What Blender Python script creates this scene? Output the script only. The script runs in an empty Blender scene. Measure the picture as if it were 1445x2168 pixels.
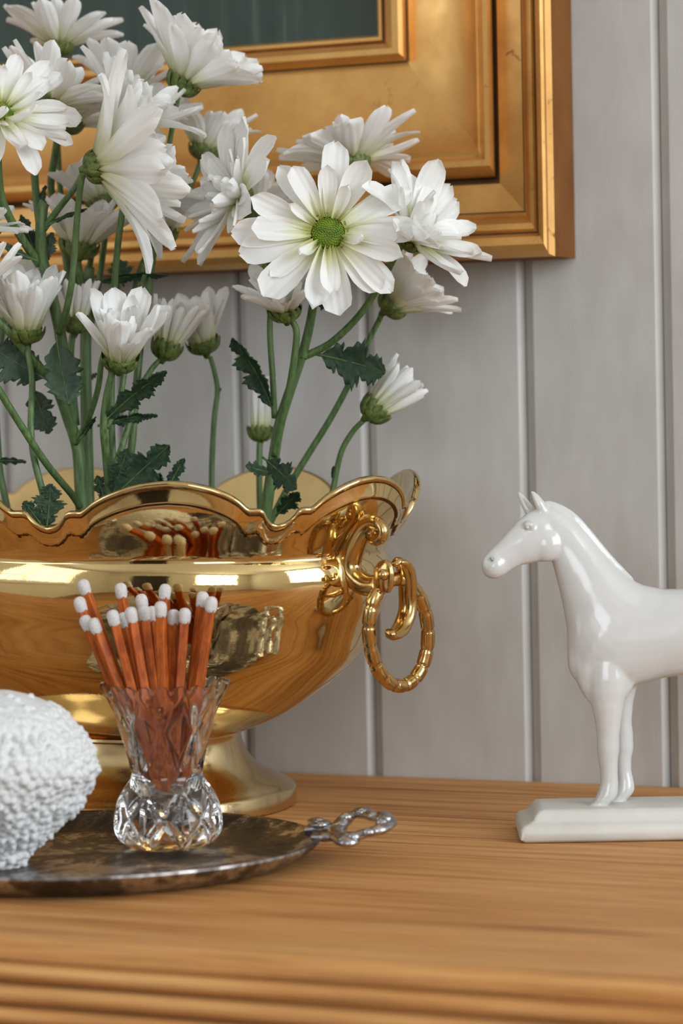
import bpy, bmesh, math, random
from math import sin, cos, pi, radians, sqrt, exp
from mathutils import Vector, Matrix, Euler, noise
random.seed(7)
V = Vector
sc = bpy.context.scene
COL = sc.collection
TZ = 0.80            # height of the dresser top above the floor
W = 1.2186           # y of the panelled wall's face

# ------------------------------------------------------------------ camera
F, CX, CY = 5900.0, 722.5, 1084.0
yaw, pit, rol = radians(23.5), radians(2.4), radians(1.2)
CAM = V((0, 0, TZ + 0.181))
fw = V((-sin(yaw)*cos(pit), cos(yaw)*cos(pit), -sin(pit)))
r0 = V((cos(yaw), sin(yaw), 0)); u0 = r0.cross(fw)
rt = r0*cos(rol) - u0*sin(rol); up = u0*cos(rol) + r0*sin(rol)
cd = bpy.data.cameras.new('camera'); cam = bpy.data.objects.new('camera', cd); COL.objects.link(cam)
cam.matrix_world = Matrix(((rt.x, up.x, -fw.x, CAM.x), (rt.y, up.y, -fw.y, CAM.y), (rt.z, up.z, -fw.z, CAM.z), (0, 0, 0, 1)))
cd.sensor_fit = 'VERTICAL'; cd.sensor_height = 36; cd.sensor_width = 24; cd.lens = F/2168*36
cd.clip_start = 0.02
cd.dof.use_dof = True; cd.dof.focus_distance = 1.165; cd.dof.aperture_fstop = 8.5
sc.camera = cam

# ------------------------------------------------------------------ world, lights, exposure
wd = bpy.data.worlds.new('sky'); sc.world = wd; wd.use_nodes = True
bg = wd.node_tree.nodes['Background']; bg.inputs[0].default_value = (0.75, 0.87, 1.0, 1); bg.inputs[1].default_value = 1.0
def area(name, loc, target, sx, sy, power, col):
    l = bpy.data.lights.new(name, 'AREA'); l.shape = 'RECTANGLE'; l.size = sx; l.size_y = sy; l.energy = power; l.color = col
    o = bpy.data.objects.new(name, l); COL.objects.link(o); o.location = loc
    o.rotation_euler = (V(target) - V(loc)).to_track_quat('-Z', 'Y').to_euler(); return o
area('daylight_side_window', (1.76, 0.30, 1.65), (0.0, 0.30, 1.50), 1.3, 1.3, 36, (0.84, 0.92, 1.0))
area('daylight_front_window', (0.55, -2.56, 1.65), (0.35, 0.0, 1.35), 1.3, 1.3, 24, (0.86, 0.93, 1.0))
area('daylight_left_window', (-2.36, -0.6, 1.65), (0.0, -0.4, 1.45), 1.3, 1.3, 7, (0.86, 0.93, 1.0))
sc.view_settings.view_transform = 'Standard'; sc.view_settings.look = 'None'
sc.view_settings.gamma = 1.0; sc.view_settings.use_curve_mapping = False
sc.view_settings.exposure = 0.22
sc.cycles.max_bounces = 12; sc.cycles.transmission_bounces = 10; sc.cycles.glossy_bounces = 6; sc.cycles.diffuse_bounces = 4
sc.cycles.sample_clamp_indirect = 4.0

# ------------------------------------------------------------------ helpers
def ray(x, y): return fw + rt*((x - CX)/F) - up*((y - CY)/F)
def at(x, y, D): return CAM + ray(x, y)*D
def on_z(x, y, z=0.0):
    d = ray(x, y); return CAM + d*((TZ + z - CAM.z)/d.z)
def on_plane(x, y, P, n):
    d = ray(x, y); return CAM + d*((P - CAM).dot(n)/d.dot(n))
def link(name, me, parent=None, mat=None):
    o = bpy.data.objects.new(name, me); COL.objects.link(o)
    if parent: o.parent = parent
    if mat and me: me.materials.append(mat)
    return o
def tag(o, label=None, cat=None, group=None, kind=None):
    for k, v in (('label', label), ('category', cat), ('group', group), ('kind', kind)):
        if v: o[k] = v
    return o
def thing(name, label, cat, loc, group=None, rot=None):
    o = bpy.data.objects.new(name, None); COL.objects.link(o); o.location = loc; o.empty_display_size = .02
    if rot: o.rotation_euler = rot
    return tag(o, label, cat, group)
def mesh(name, vs, fs, smooth=True):
    me = bpy.data.meshes.new(name); me.from_pydata([tuple(v) for v in vs], [], fs)
    if smooth: me.polygons.foreach_set('use_smooth', [True]*len(me.polygons))
    me.update(); return me
class MB:
    def __init__(s): s.v = []; s.f = []
    def add(s, vs, fs):
        n = len(s.v); s.v += [V(v) for v in vs]; s.f += [tuple(i + n for i in f) for f in fs]; return s
    def box(s, a, b):
        x0, y0, z0 = a; x1, y1, z1 = b
        return s.add([(x0,y0,z0),(x1,y0,z0),(x1,y1,z0),(x0,y1,z0),(x0,y0,z1),(x1,y0,z1),(x1,y1,z1),(x0,y1,z1)],
                     [(3,2,1,0),(4,5,6,7),(0,1,5,4),(1,2,6,5),(2,3,7,6),(3,0,4,7)])
    def rings(s, R, caps=True, closed=False):
        n = len(R[0]); vs = [p for r in R for p in r]; fs = []
        m = len(R)
        for i in range(m if closed else m - 1):
            for j in range(n):
                a, b = i*n + j, i*n + (j+1) % n; c, d = ((i+1) % m)*n + (j+1) % n, ((i+1) % m)*n + j
                fs.append((a, b, c, d))
        if caps and not closed: fs += [tuple(reversed(range(n))), tuple(range((m-1)*n, m*n))]
        return s.add(vs, fs)
    def tube(s, pts, rad, n=8, closed=False, flat=1.0, ref=None, sub=4, prof=None, caps=True):
        P, Rr = spline(pts, rad, sub, closed)
        R = []
        m = len(P); prev = V(ref) if ref else None
        for i in range(m):
            t = (P[(i+1) % m] - P[i-1]) if closed else (P[min(i+1, m-1)] - P[max(i-1, 0)])
            t.normalize()
            if prev is None: prev = t.orthogonal()
            x = (prev - t*prev.dot(t)).normalized(); prev = x if not ref else V(ref); y = t.cross(x)
            ring = []
            for j in range(n):
                a = 2*pi*j/n; k = Rr[i]*(prof[j % len(prof)] if prof else 1)
                ring.append(P[i] + x*(cos(a)*k) + y*(sin(a)*k*flat))
            R.append(ring)
        return s.rings(R, caps, closed)
    def lathe(s, prof, n=48, c=(0, 0, 0), sx=1.0, sy=1.0, caps=True):
        return s.rings([[V((c[0] + r*sx*cos(2*pi*j/n), c[1] + r*sy*sin(2*pi*j/n), c[2] + z)) for j in range(n)] for r, z in prof], caps)
    def ball(s, c, r, n=8, m=5, sc_=(1, 1, 1)):
        R = [[V((c[0] + r*sc_[0]*sin(pi*i/m)*cos(2*pi*j/n), c[1] + r*sc_[1]*sin(pi*i/m)*sin(2*pi*j/n), c[2] - r*sc_[2]*cos(pi*i/m))) for j in range(n)] for i in (list(range(1, m)))]
        k = len(s.v); s.rings(R, False); b = len(s.v)
        s.v += [V((c[0], c[1], c[2] - r*sc_[2])), V((c[0], c[1], c[2] + r*sc_[2]))]
        for j in range(n):
            s.f.append((b, k + (j+1) % n, k + j)); e = k + (m-2)*n; s.f.append((b+1, e + j, e + (j+1) % n))
        return s
    def build(s, name, mat, parent=None, smooth=True, off=None):
        vs = [v - off for v in s.v] if off is not None else s.v
        return link(name, mesh(name, vs, s.f, smooth), parent, mat)
def spline(pts, rad, sub=4, closed=False):
    pts = [V(p) for p in pts]; n = len(pts)
    if not hasattr(rad, '__len__'): rad = [rad]*n
    P, R = [], []
    g = (lambda i: pts[i % n]) if closed else (lambda i: pts[max(0, min(n-1, i))])
    gr = (lambda i: rad[i % n]) if closed else (lambda i: rad[max(0, min(n-1, i))])
    for i in range(n if closed else n - 1):
        a, b, c, d = g(i-1), g(i), g(i+1), g(i+2)
        for k in range(sub):
            t = k/sub
            P.append(.5*((2*b) + (c-a)*t + (2*a - 5*b + 4*c - d)*t*t + (3*b - a - 3*c + d)*t**3)); R.append(gr(i)*(1-t) + gr(i+1)*t)
    if not closed: P.append(pts[-1]); R.append(rad[-1])
    return P, R
def lerp(tab, x):
    if x <= tab[0][0]: return tab[0][1]
    for (a, p), (b, q) in zip(tab, tab[1:]):
        if x <= b: return p + (q - p)*(x - a)/(b - a)
    return tab[-1][1]
def hermite(tab, x):   # smooth monotone-ish interpolation
    n = len(tab)
    if x <= tab[0][0]: return tab[0][1]
    if x >= tab[-1][0]: return tab[-1][1]
    for i in range(n-1):
        if x <= tab[i+1][0]: break
    x0, y0 = tab[i]; x1, y1 = tab[i+1]; h = x1 - x0; d = (y1-y0)/h
    def sl(k):
        if k <= 0 or k >= n-1: return None
        a = (tab[k][1]-tab[k-1][1])/(tab[k][0]-tab[k-1][0]); b = (tab[k+1][1]-tab[k][1])/(tab[k+1][0]-tab[k][0])
        return 0 if a*b <= 0 else 2*a*b/(a+b)
    m0, m1 = sl(i), sl(i+1); m0 = d if m0 is None else m0; m1 = d if m1 is None else m1
    t = (x-x0)/h
    return (2*t**3-3*t*t+1)*y0 + (t**3-2*t*t+t)*h*m0 + (-2*t**3+3*t*t)*y1 + (t**3-t*t)*h*m1

# ------------------------------------------------------------------ materials
def lin(c): return tuple(((x/255/12.92) if x/255 <= .04045 else ((x/255+.055)/1.055)**2.4) for x in c)
class Mat:
    def __init__(s, name, base=(.8,.8,.8), rough=.5, metal=0.0, **kw):
        s.m = bpy.data.materials.new(name); s.m.use_nodes = True; s.t = s.m.node_tree
        s.b = s.t.nodes['Principled BSDF']; s.set('Base Color', (*base, 1)); s.set('Roughness', rough); s.set('Metallic', metal)
        for k, v in kw.items(): s.set(k.replace('_', ' '), v)
    def set(s, k, v): s.b.inputs[k].default_value = v
    def n(s, typ, **kw):
        nd = s.t.nodes.new(typ)
        for k, v in kw.items():
            if k.startswith('i_'): nd.inputs[k[2:].replace('_', ' ')].default_value = v
            else: setattr(nd, k, v)
        return nd
    def l(s, a, b): s.t.links.new(a, b)
    def coord(s, scale=(1, 1, 1), kind='Object', rot=(0, 0, 0)):
        c = s.n('ShaderNodeTexCoord'); m = s.n('ShaderNodeMapping'); m.inputs['Scale'].default_value = scale; m.inputs['Rotation'].default_value = rot
        s.l(c.outputs[kind], m.inputs['Vector']); return m.outputs[0]
    def noise(s, co, scale, detail=4, rough=.5, dist=0.0):
        nd = s.n('ShaderNodeTexNoise', i_Scale=scale, i_Detail=detail, i_Roughness=rough, i_Distortion=dist); s.l(co, nd.inputs['Vector']); return nd.outputs['Fac']
    def ramp(s, fac, stops):
        r = s.n('ShaderNodeValToRGB'); e = r.color_ramp.elements
        while len(e) < len(stops): e.new(.5)
        for k, (p, c) in zip(e, stops): k.position = p; k.color = (*c, 1) if hasattr(c, '__len__') else (c, c, c, 1)
        s.l(fac, r.inputs[0]); return r.outputs['Color']
    def mix(s, fac, a, b, mode='MIX'):
        m = s.n('ShaderNodeMix', data_type='RGBA', blend_type=mode)
        for sock, val in ((m.inputs[0], fac), (m.inputs[6], a), (m.inputs[7], b)):
            if hasattr(val, 'links') or hasattr(val, 'node'): s.l(val, sock)
            else: sock.default_value = (*val, 1) if hasattr(val, '__len__') else val
        return m.outputs[2]
    def bump(s, h, strength=.3, dist=.001):
        b = s.n('ShaderNodeBump', i_Strength=strength, i_Distance=dist); s.l(h, b.inputs['Height']); s.l(b.outputs[0], s.b.inputs['Normal']); return s
    def to(s, k, out): s.l(out, s.b.inputs[k]); return s

def m_paint():
    m = Mat('wall_paint', lin((176, 169, 164)), .55)
    co = m.coord((1, 1, .12)); g = m.noise(co, 900, 3, .6)
    co2 = m.coord((1, 1, .35)); g2 = m.noise(co2, 90, 4)
    m.to('Base Color', m.mix(m.ramp(g2, [(.3, 0), (.7, 1)]), lin((180, 176, 171)), lin((190, 187, 182))))
    return m.bump(m.mix(.5, g, g2), .28, .0006).m
def m_wood(name, dark, mid, light, s=1.0, bump=.5):
    m = Mat(name, mid, .42); m.set('Specular IOR Level', .16)
    co = m.coord((1.5*s, 60*s, 60*s)); a = m.noise(co, 5, 6, .65, .35)
    co2 = m.coord((5*s, 420*s, 420*s)); b = m.noise(co2, 4, 4, .6)
    co3 = m.coord((1.2*s, 9*s, 9*s)); c = m.noise(co3, 3, 3, .5, .6)
    col = m.ramp(a, [(.34, dark), (.46, mid), (.70, light)])
    col = m.mix(m.ramp(b, [(.30, .55), (.47, 0)]), col, dark)
    col = m.mix(m.ramp(c, [(.35, 0), (.7, .45)]), col, light)
    m.to('Base Color', col); m.to('Roughness', m.ramp(b, [(.3, .65), (.6, .46)]))
    return m.bump(m.mix(.5, a, b), bump, .0009).m
def m_brass(name, base, rough=.1, wear=.35):
    m = Mat(name, base, rough, 1.0)
    co = m.coord(); a = m.noise(co, 55, 5, .6); b = m.noise(co, 900, 3, .6)
    m.to('Base Color', m.mix(m.ramp(a, [(.45, 0), (.75, wear)]), base, tuple(x*.6 for x in base)))
    m.to('Roughness', m.mix(m.ramp(b, [(.5, 0), (.7, .5)]), (rough,)*3, (rough*2.2,)*3))
    return m.bump(m.mix(.35, a, b), .03, .001).m
def m_gilt():
    m = Mat('gilded_wood', (.55, .3, .1), .36, .75)
    co = m.coord(); a = m.noise(co, 18, 5, .65); b = m.noise(co, 75, 6, .75, .8); c = m.noise(co, 5, 3)
    col = m.ramp(a, [(.3, lin((200, 148, 82))), (.6, lin((230, 180, 108))), (.8, lin((240, 198, 130)))])
    w = m.n('ShaderNodeMath', operation='MULTIPLY'); m.l(m.ramp(b, [(.62, 0), (.7, 1)]), w.inputs[0]); m.l(m.ramp(c, [(.5, 0), (.62, .9)]), w.inputs[1])
    m.to('Base Color', m.mix(w.outputs[0], col, lin((92, 52, 30))))
    m.to('Roughness', m.ramp(a, [(.3, .5), (.7, .33)]))
    return m.bump(m.mix(.5, a, b), .12, .001).m
def m_canvas():
    m = Mat('oil_canvas', lin((48, 66, 58)), .5)
    co = m.coord((1, 1, .06)); a = m.noise(co, 160, 5, .6); co2 = m.coord(); b = m.noise(co2, 14, 4)
    m.to('Base Color', m.mix(m.ramp(b, [(.35, 0), (.7, .8)]), m.ramp(a, [(.3, lin((36, 54, 47))), (.6, lin((50, 66, 58))), (.78, lin((84, 92, 84)))]), lin((44, 50, 44))))
    return m.bump(a, .2, .0006).m
def m_petal():
    m = Mat('white_petal', (.9, .9, .88), .5)
    m.set('Specular IOR Level', .3)
    co = m.coord(); sx = m.n('ShaderNodeSeparateXYZ'); m.l(co, sx.inputs[0])
    wv = m.n('ShaderNodeMath', operation='SINE'); mu = m.n('ShaderNodeMath', operation='MULTIPLY'); mu.inputs[1].default_value = 75
    m.l(sx.outputs[1], mu.inputs[0]); m.l(mu.outputs[0], wv.inputs[0])
    col = m.ramp(sx.outputs[2], [(.0, lin((205, 206, 120))), (.16, lin((238, 238, 205))), (.5, lin((250, 249, 246)))])
    m.to('Base Color', col)
    tr = m.n('ShaderNodeBsdfTranslucent'); m.l(col, tr.inputs['Color'])
    mx = m.n('ShaderNodeMixShader'); mx.inputs[0].default_value = .36
    m.l(m.b.outputs[0], mx.inputs[1]); m.l(tr.outputs[0], mx.inputs[2])
    m.l(mx.outputs[0], m.t.nodes['Material Output'].inputs['Surface'])
    return m.bump(wv.outputs[0], .12, .02).m
def m_leaf():
    m = Mat('leaf_green', lin((44, 68, 46)), .55)
    co = m.coord(); a = m.noise(co, 120, 4)
    col = m.ramp(a, [(.3, lin((36, 58, 42))), (.7, lin((62, 86, 58)))])
    m.to('Base Color', col)
    tr = m.n('ShaderNodeBsdfTranslucent', i_Color=(*lin((70, 110, 40)), 1)); mx = m.n('ShaderNodeMixShader'); mx.inputs[0].default_value = .12
    m.l(m.b.outputs[0], mx.inputs[1]); m.l(tr.outputs[0], mx.inputs[2]); m.l(mx.outputs[0], m.t.nodes['Material Output'].inputs['Surface'])
    return m.bump(a, .3, .0008).m
def m_stem():
    m = Mat('stem_green', lin((92, 124, 66)), .5)
    co = m.coord((1, 1, .12)); a = m.noise(co, 700, 3); co2 = m.coord(); b = m.noise(co2, 40, 3)
    m.to('Base Color', m.mix(m.ramp(b, [(.35, 0), (.7, 1)]), m.ramp(a, [(.35, lin((58, 84, 42))), (.7, lin((108, 134, 80)))]), lin((72, 96, 50))))
    return m.bump(a, .2, .0006).m
def m_noisy(name, c1, c2, scale, rough=.5, bump=.2, metal=0, dist=.001, **kw):
    m = Mat(name, c1, rough, metal, **kw); a = m.noise(m.coord(), scale, 4, .6)
    m.to('Base Color', m.ramp(a, [(.35, c1), (.65, c2)]))
    return m.bump(a, bump, dist).m
def m_matchwood():
    m = Mat('stained_match_wood', lin((160, 84, 34)), .5); m.set('Specular IOR Level', .25)
    a = m.noise(m.coord((1, 1, .012)), 900, 4, .6); b = m.noise(m.coord((1, 1, .05)), 160, 3)
    m.to('Base Color', m.mix(m.ramp(b, [(.35, 0), (.7, .6)]), m.ramp(a, [(.35, lin((140, 62, 14))), (.65, lin((194, 98, 32)))]), lin((128, 52, 8))))
    return m.bump(a, .15, .0004).m
def m_tray():
    m = Mat('tarnished_silver', (.4, .38, .36), .3, 1.0)
    co = m.coord((1, 1, 1)); a = m.noise(co, 26, 6, .7, .5); b = m.noise(co, 300, 4, .7); c = m.noise(co, 11, 4, .6)
    col = m.ramp(a, [(.40, lin((84, 78, 74))), (.50, lin((122, 116, 112))), (.535, lin((214, 212, 210))), (.59, lin((190, 186, 182))), (.62, lin((128, 120, 114))), (.68, lin((150, 90, 62)))])
    m.to('Base Color', m.mix(m.ramp(b, [(.45, 0), (.62, .55)]), col, lin((78, 72, 68))))
    m.to('Roughness', m.ramp(a, [(.4, .5), (.57, .34), (.7, .45)]))
    return m.bump(b, .08, .0005).m
M = dict(paint=m_paint(), wood=m_wood('pine_wood', lin((110, 58, 20)), lin((188, 126, 69)), lin((222, 171, 111)), 1.0, .8),
         brass=m_brass('aged_brass', lin((226, 199, 143)), .05), brass_foot=m_brass('foot_brass', lin((216, 192, 146)), .16),
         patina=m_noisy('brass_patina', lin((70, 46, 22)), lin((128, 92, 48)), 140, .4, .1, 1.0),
         brass_handle=m_brass('handle_brass', lin((206, 172, 112)), .15, .6),
         gilt=m_gilt(), canvas=m_canvas(), petal=m_petal(), leaf=m_leaf(), stem=m_stem(),
         calyx=m_noisy('calyx_green', lin((56, 72, 26)), lin((104, 118, 54)), 300, .55),
         disc=m_noisy('disc_green', lin((78, 110, 22)), lin((128, 146, 30)), 220, .6),
         foam=m_noisy('wet_foam', lin((34, 52, 44)), lin((70, 84, 76)), 160, .8, .5),
         porcelain=m_noisy('white_porcelain', lin((196, 194, 190)), lin((203, 201, 197)), 40, .18, .03, Coat_Weight=.2, Coat_Roughness=.06),
         plinth=m_noisy('plinth_porcelain', lin((200, 197, 188)), lin((209, 206, 198)), 60, .4, .06),
         coral=m_noisy('white_coral', lin((204, 204, 203)), lin((222, 222, 221)), 500, .75, .3),
         tray=m_tray(), silver=m_noisy('worn_silver', lin((150, 150, 152)), lin((206, 206, 210)), 260, .24, .1, 1.0),
         match_wood=m_matchwood(),
         match_head=m_noisy('match_tip', lin((192, 186, 182)), lin((212, 207, 203)), 900, .85, .4, dist=.0004),
         plaster=m_noisy('cream_plaster', lin((226, 222, 212)), lin((232, 228, 218)), 3, .8, .05),
         ceil=m_noisy('ceiling_white', lin((236, 232, 224)), lin((240, 236, 228)), 3, .9, .05),
         white=m_noisy('white_trim', lin((232, 230, 224)), lin((238, 236, 230)), 20, .5, .05),
         dark=m_noisy('dark_door_paint', lin((38, 34, 28)), lin((52, 46, 38)), 20, .4, .05),
         floor=m_wood('floor_boards', lin((96, 66, 42)), lin((150, 112, 76)), lin((178, 138, 98)), .15, .1),
         groove_brown=m_noisy('dark_groove_brown', lin((52, 34, 22)), lin((86, 54, 30)), 60, .5, .15),  # darker brown for the channel and crevice faces of the frame profile
         gilt_side=m_noisy('ochre_frame_side', lin((112, 68, 28)), lin((128, 82, 38)), 30, .6, .15, Specular_IOR_Level=.15))
g = Mat('cut_crystal', (1, 1, 1), .0, 0, Transmission_Weight=1.0, IOR=1.5); M['glass'] = g.m
g = Mat('window_glass', (1, 1, 1), .0, 0, Transmission_Weight=1.0, IOR=1.02); M['pane'] = g.m

# ------------------------------------------------------------------ the room
XL, XR, YF, ZC = -2.4, 1.8, -2.6, 2.5
def quad(name, pts, mat, lab=None):
    o = link(name, mesh(name, pts, [(0, 1, 2, 3)], False), None, mat); tag(o, kind='structure'); return o
def slab(name, a, b, mat, parent=None):
    o = MB().box(a, b).build(name, mat, parent, False)
    if parent is None: tag(o, kind='structure')
    return o
slab('floor', (XL-.1, YF-.1, -.1), (XR+.1, W+.12, 0), M['floor'])
slab('ceiling', (XL-.1, YF-.1, ZC), (XR+.1, W+.12, ZC+.1), M['ceil'])
# panelled wall: boards with a V joint between them
wb = slab('wall_back', (XL, W+.006, 0), (XR, W+.12, ZC), M['paint'])
gx = [-.7139, -.6490, -.5831, -.5161, -.4365]
while gx[0] > XL + .07: gx.insert(0, gx[0] - .0663)
while gx[-1] < XR - .07: gx.append(gx[-1] + .0663)
gx = [XL] + gx + [XR]
for i, (a, b) in enumerate(zip(gx, gx[1:])):
    bl, br, dp = .0052, .0028, .0038
    y0 = W + random.uniform(-.0002, .0002)
    pr = [(a+.0001, W+.0062), (a+.0002, y0+dp), (a+bl*.75, y0+.0009), (a+bl, y0), (b-br, y0), (b-br*.8, y0+.0005), (b-.0002, y0+dp), (b-.0001, W+.0062)]
    o = MB().rings([[V((x, y, z)) for x, y in pr] for z in (0.002, ZC-.002)]).build('plank', M['paint'], wb, False)
def wall_hole(name, axis, pos, thick, lo, hi, hole):
    mb = MB(); (u0_, u1_, z0_, z1_) = hole
    for a, b, c, d in ((lo, u0_, 0, ZC), (u1_, hi, 0, ZC), (u0_, u1_, 0, z0_), (u0_, u1_, z1_, ZC)):
        if axis == 'x': mb.box((pos, a, c), (pos+thick, b, d))
        else: mb.box((a, pos, c), (b, pos+thick, d))
    o = mb.build(name, M['plaster'], None, False); tag(o, kind='structure'); return o
def window(name, axis, pos, hole, inward):
    u0_, u1_, z0_, z1_ = hole
    def bx(a, b, c, d, t0, t1):
        mb = MB()
        if axis == 'x': mb.box((pos+t0, a, c), (pos+t1, b, d))
        else: mb.box((a, pos+t0, c), (b, pos+t1, d))
        return mb
    t = .02
    fr = MB()
    for a, b, c, d in ((u0_, u0_+.06, z0_, z1_), (u1_-.06, u1_, z0_, z1_), (u0_+.06, u1_-.06, z0_, z0_+.06), (u0_+.06, u1_-.06, z1_-.06, z1_)):
        q = bx(a, b, c, d, -t, t); fr.add(q.v, q.f)
    o = fr.build(name, M['white'], None, False); tag(o, kind='structure')
    for k in (1, 2):
        u = u0_ + (u1_-u0_)*k/3; bx(u-.012, u+.012, z0_+.06, z1_-.06, -t*.8, t*.8).build('muntin', M['white'], o, False)
    for k in (1, 2, 3):
        z = z0_ + (z1_-z0_)*k/4; bx(u0_+.06, u1_-.06, z-.012, z+.012, -t*.7, t*.7).build('muntin', M['white'], o, False)
    bx(u0_-.05, u1_+.05, z0_-.04, z0_, min(inward*.1, .0), max(inward*.1, .0)).build('window_sill', M['white'], o, False)
h1 = (-.40, 1.0, .95, 2.35); wall_hole('wall_right', 'x', XR, .1, YF-.1, W+.12, h1); window('window_1', 'x', XR+.03, h1, -1)
h2 = (-.15, 1.25, .95, 2.35); wall_hole('wall_front', 'y', YF-.1, .1, XL-.1, XR+.1, h2); window('window_2', 'y', YF-.03, h2, 1)
h3 = (-1.3, .1, .95, 2.35); wall_hole('wall_left', 'x', XL-.1, .1, YF-.1, W+.12, h3); window('window_3', 'x', XL-.03, h3, 1)
d1 = tag(MB().box((-1.75, YF, 0), (-.85, YF+.05, 2.02)).build('door_1', M['dark'], None, False), kind='structure')
for cx_ in (-1.5, -1.1):
    for z_ in (.25, 1.15): MB().box((cx_-.15, YF+.05, z_), (cx_+.15, YF+.062, z_+.7)).build('door_panel', M['dark'], d1, False)
MB().ball((-.92, YF+.09, 1.0), .03).build('door_knob', M['brass_handle'], d1)
bb = MB().box((XL, YF, 0), (-1.75, YF+.015, .12)).box((-.85, YF, 0), (XR, YF+.015, .12)).build('baseboard_front', M['white'], None, False); tag(bb, kind='structure')

# ------------------------------------------------------------------ dresser
TX0, TX1, TY0 = -1.25, .35, .813
dr = thing('dresser', 'honey pine dresser with wavy open grain and reeded front edge against the panelled wall', 'dresser', ((TX0+TX1)/2, 1.0, 0))
def dloc(o): o.location = -dr.location; return o
pf = [(W-.001, -.0005), (TY0+.004, 0)]
for k in range(7): a = pi/2*k/6; pf.append((TY0+.004-.007*sin(a), -.007+.007*cos(a)))
y, z = TY0-.003, -.007
for k in range(4):
    pf.append((y+.0025, z-.0008))
    for j in range(1, 8): a = pi*j/8; pf.append((y+.0025-.0048*sin(a)-.0007*k, z-.0008-.0033*(1-cos(a))))
    z -= .0074
    pf.append((y+.0025, z)); 
pf += [(y+.004, z-.002), (y+.004, -.045), (W-.001, -.045)]
tp = MB().rings([[V((x, yy, TZ+zz)) for yy, zz in pf] for x in [TX0 + (TX1-TX0)*i/8 for i in range(9)]])
o = dloc(tp.build('dresser_top', M['wood'], dr, True))
o.data.polygons.foreach_set('use_smooth', [not (len(p.vertices) > 4 or abs(p.normal.z) > .98) for p in o.data.polygons])
dloc(MB().box((TX0+.03, TY0+.02, .1), (TX1-.03, W-.004, TZ-.045)).build('case', M['wood'], dr, False))
for i in range(2):
    for j in range(3):
        x0 = TX0+.06+i*.76; z0 = .13+j*.205
        d = dloc(MB().box((x0, TY0+.006, z0), (x0+.72, TY0+.02, z0+.19)).build('drawer', M['wood'], dr, False))
        for kx in (.18, .54): MB().ball((x0+kx, TY0-.008, z0+.095), .016, 10, 6).build('drawer_knob', M['brass_handle'], d)
for x in (TX0+.06, TX1-.12):
    for yy in (TY0+.03, W-.08): dloc(MB().box((x, yy, 0), (x+.06, yy+.06, .1)).build('dresser_foot', M['wood'], dr, False))

# ------------------------------------------------------------------ picture in gilded frame
FX, FZ = -.4098, TZ + .2412      # lower right outer corner
pp = [(1152, 553, .033), (1148, 546, .0355), (1141, 532, .037), (1134, 516, .0355), (1131, 510, .0315), (1128, 507, .031), (1122, 500, .0325), (1116, 488, .0318),
      (1111, 479, .0285), (1109, 476, .0268), (1106, 471, .0275), (1103, 465, .0262), (1101, 462, .024), (1075, 430, .0228), (1050, 403, .0218), (1044, 396, .0165), (1041, 393, .0165),
      (1040, 388, .022), (1036, 377, .0275), (1029, 365, .030), (1019, 353, .030), (1011, 346, .0268), (1009, 342, .0262), (1004, 330, .0268), (1001, 322, .0245), (990, 305, .0205), (965, 275, .0168),
      (925, 232, .0138), (885, 185, .0122), (858, 146, .0116), (850, 133, .0105), (848, 130, .012), (842, 123, .0168), (832, 115, .0188), (818, 103, .0188), (805, 93, .0158),
      (800, 89, .0122), (797, 87, .0122), (794, 83, .0145), (788, 76, .0145), (783, 70, .0095)]
pr = [(0, 0, .002), (0, 0, .030)]
for x, y, h in pp:
    pr.append((max(.0004, (1155-x)*.000223 + .0005 + .36*(.035-h)), max(.0004, (558-y)*.000217 + .06*(.035-h)), h))
pr += [(pr[-1][0], pr[-1][1], .002)]
FXL, FZT = FX-.62, FZ+.50
pic = thing('framed_picture', 'dark green painting in a wide worn gilded frame hanging on the panelled wall', 'picture', (FX-.31, W, FZ))
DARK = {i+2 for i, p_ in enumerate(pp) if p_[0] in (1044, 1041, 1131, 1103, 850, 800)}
def rail(name, A, B, dA, dB):   # corner points A, B with inward directions; profile swept with mitres
    R = [[V((P[0] + d[0]*(wr if d[2] else wr), W - h, P[1] + d[1]*wbm)) for wr, wbm, h in pr] for P, d in ((A, dA), (B, dB))]
    m = len(pr); vs = R[0] + R[1]; fs = [(i, i+1, m+i+1, m+i) for i in range(m-1)] + [(m-1, 0, m, 2*m-1)] + [tuple(range(m)), tuple(reversed(range(m, 2*m)))]
    o = MB().add(vs, fs).build(name, M['gilt'], pic, True, off=pic.location)
    bm = bmesh.new(); bm.from_mesh(o.data); bmesh.ops.recalc_face_normals(bm, faces=bm.faces); bm.to_mesh(o.data); bm.free()
    o.data.polygons.foreach_set('use_smooth', [len(p.vertices) == 4 for p in o.data.polygons])
    o.data.materials.append(M['gilt_side']); o.data.polygons[0].material_index = 1; o.data.materials.append(M['groove_brown'])
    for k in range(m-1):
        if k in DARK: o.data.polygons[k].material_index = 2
    o.data.set_sharp_from_angle(angle=radians(32)); return o
cs = {'br': ((FX, FZ), (-1, 1, 0)), 'bl': ((FXL, FZ), (1, 1, 0)), 'tr': ((FX, FZT), (-1, -1, 0)), 'tl': ((FXL, FZT), (1, -1, 0))}
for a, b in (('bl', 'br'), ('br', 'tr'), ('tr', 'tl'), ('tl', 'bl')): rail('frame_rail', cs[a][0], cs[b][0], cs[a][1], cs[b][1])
iw, ib = pr[-1][0], pr[-1][1]
MB().box((FXL+iw-.003, W-.009, FZ+ib-.003), (FX-iw+.003, W-.003, FZT-ib+.003)).build('canvas', M['canvas'], pic, False, off=pic.location)

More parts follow.
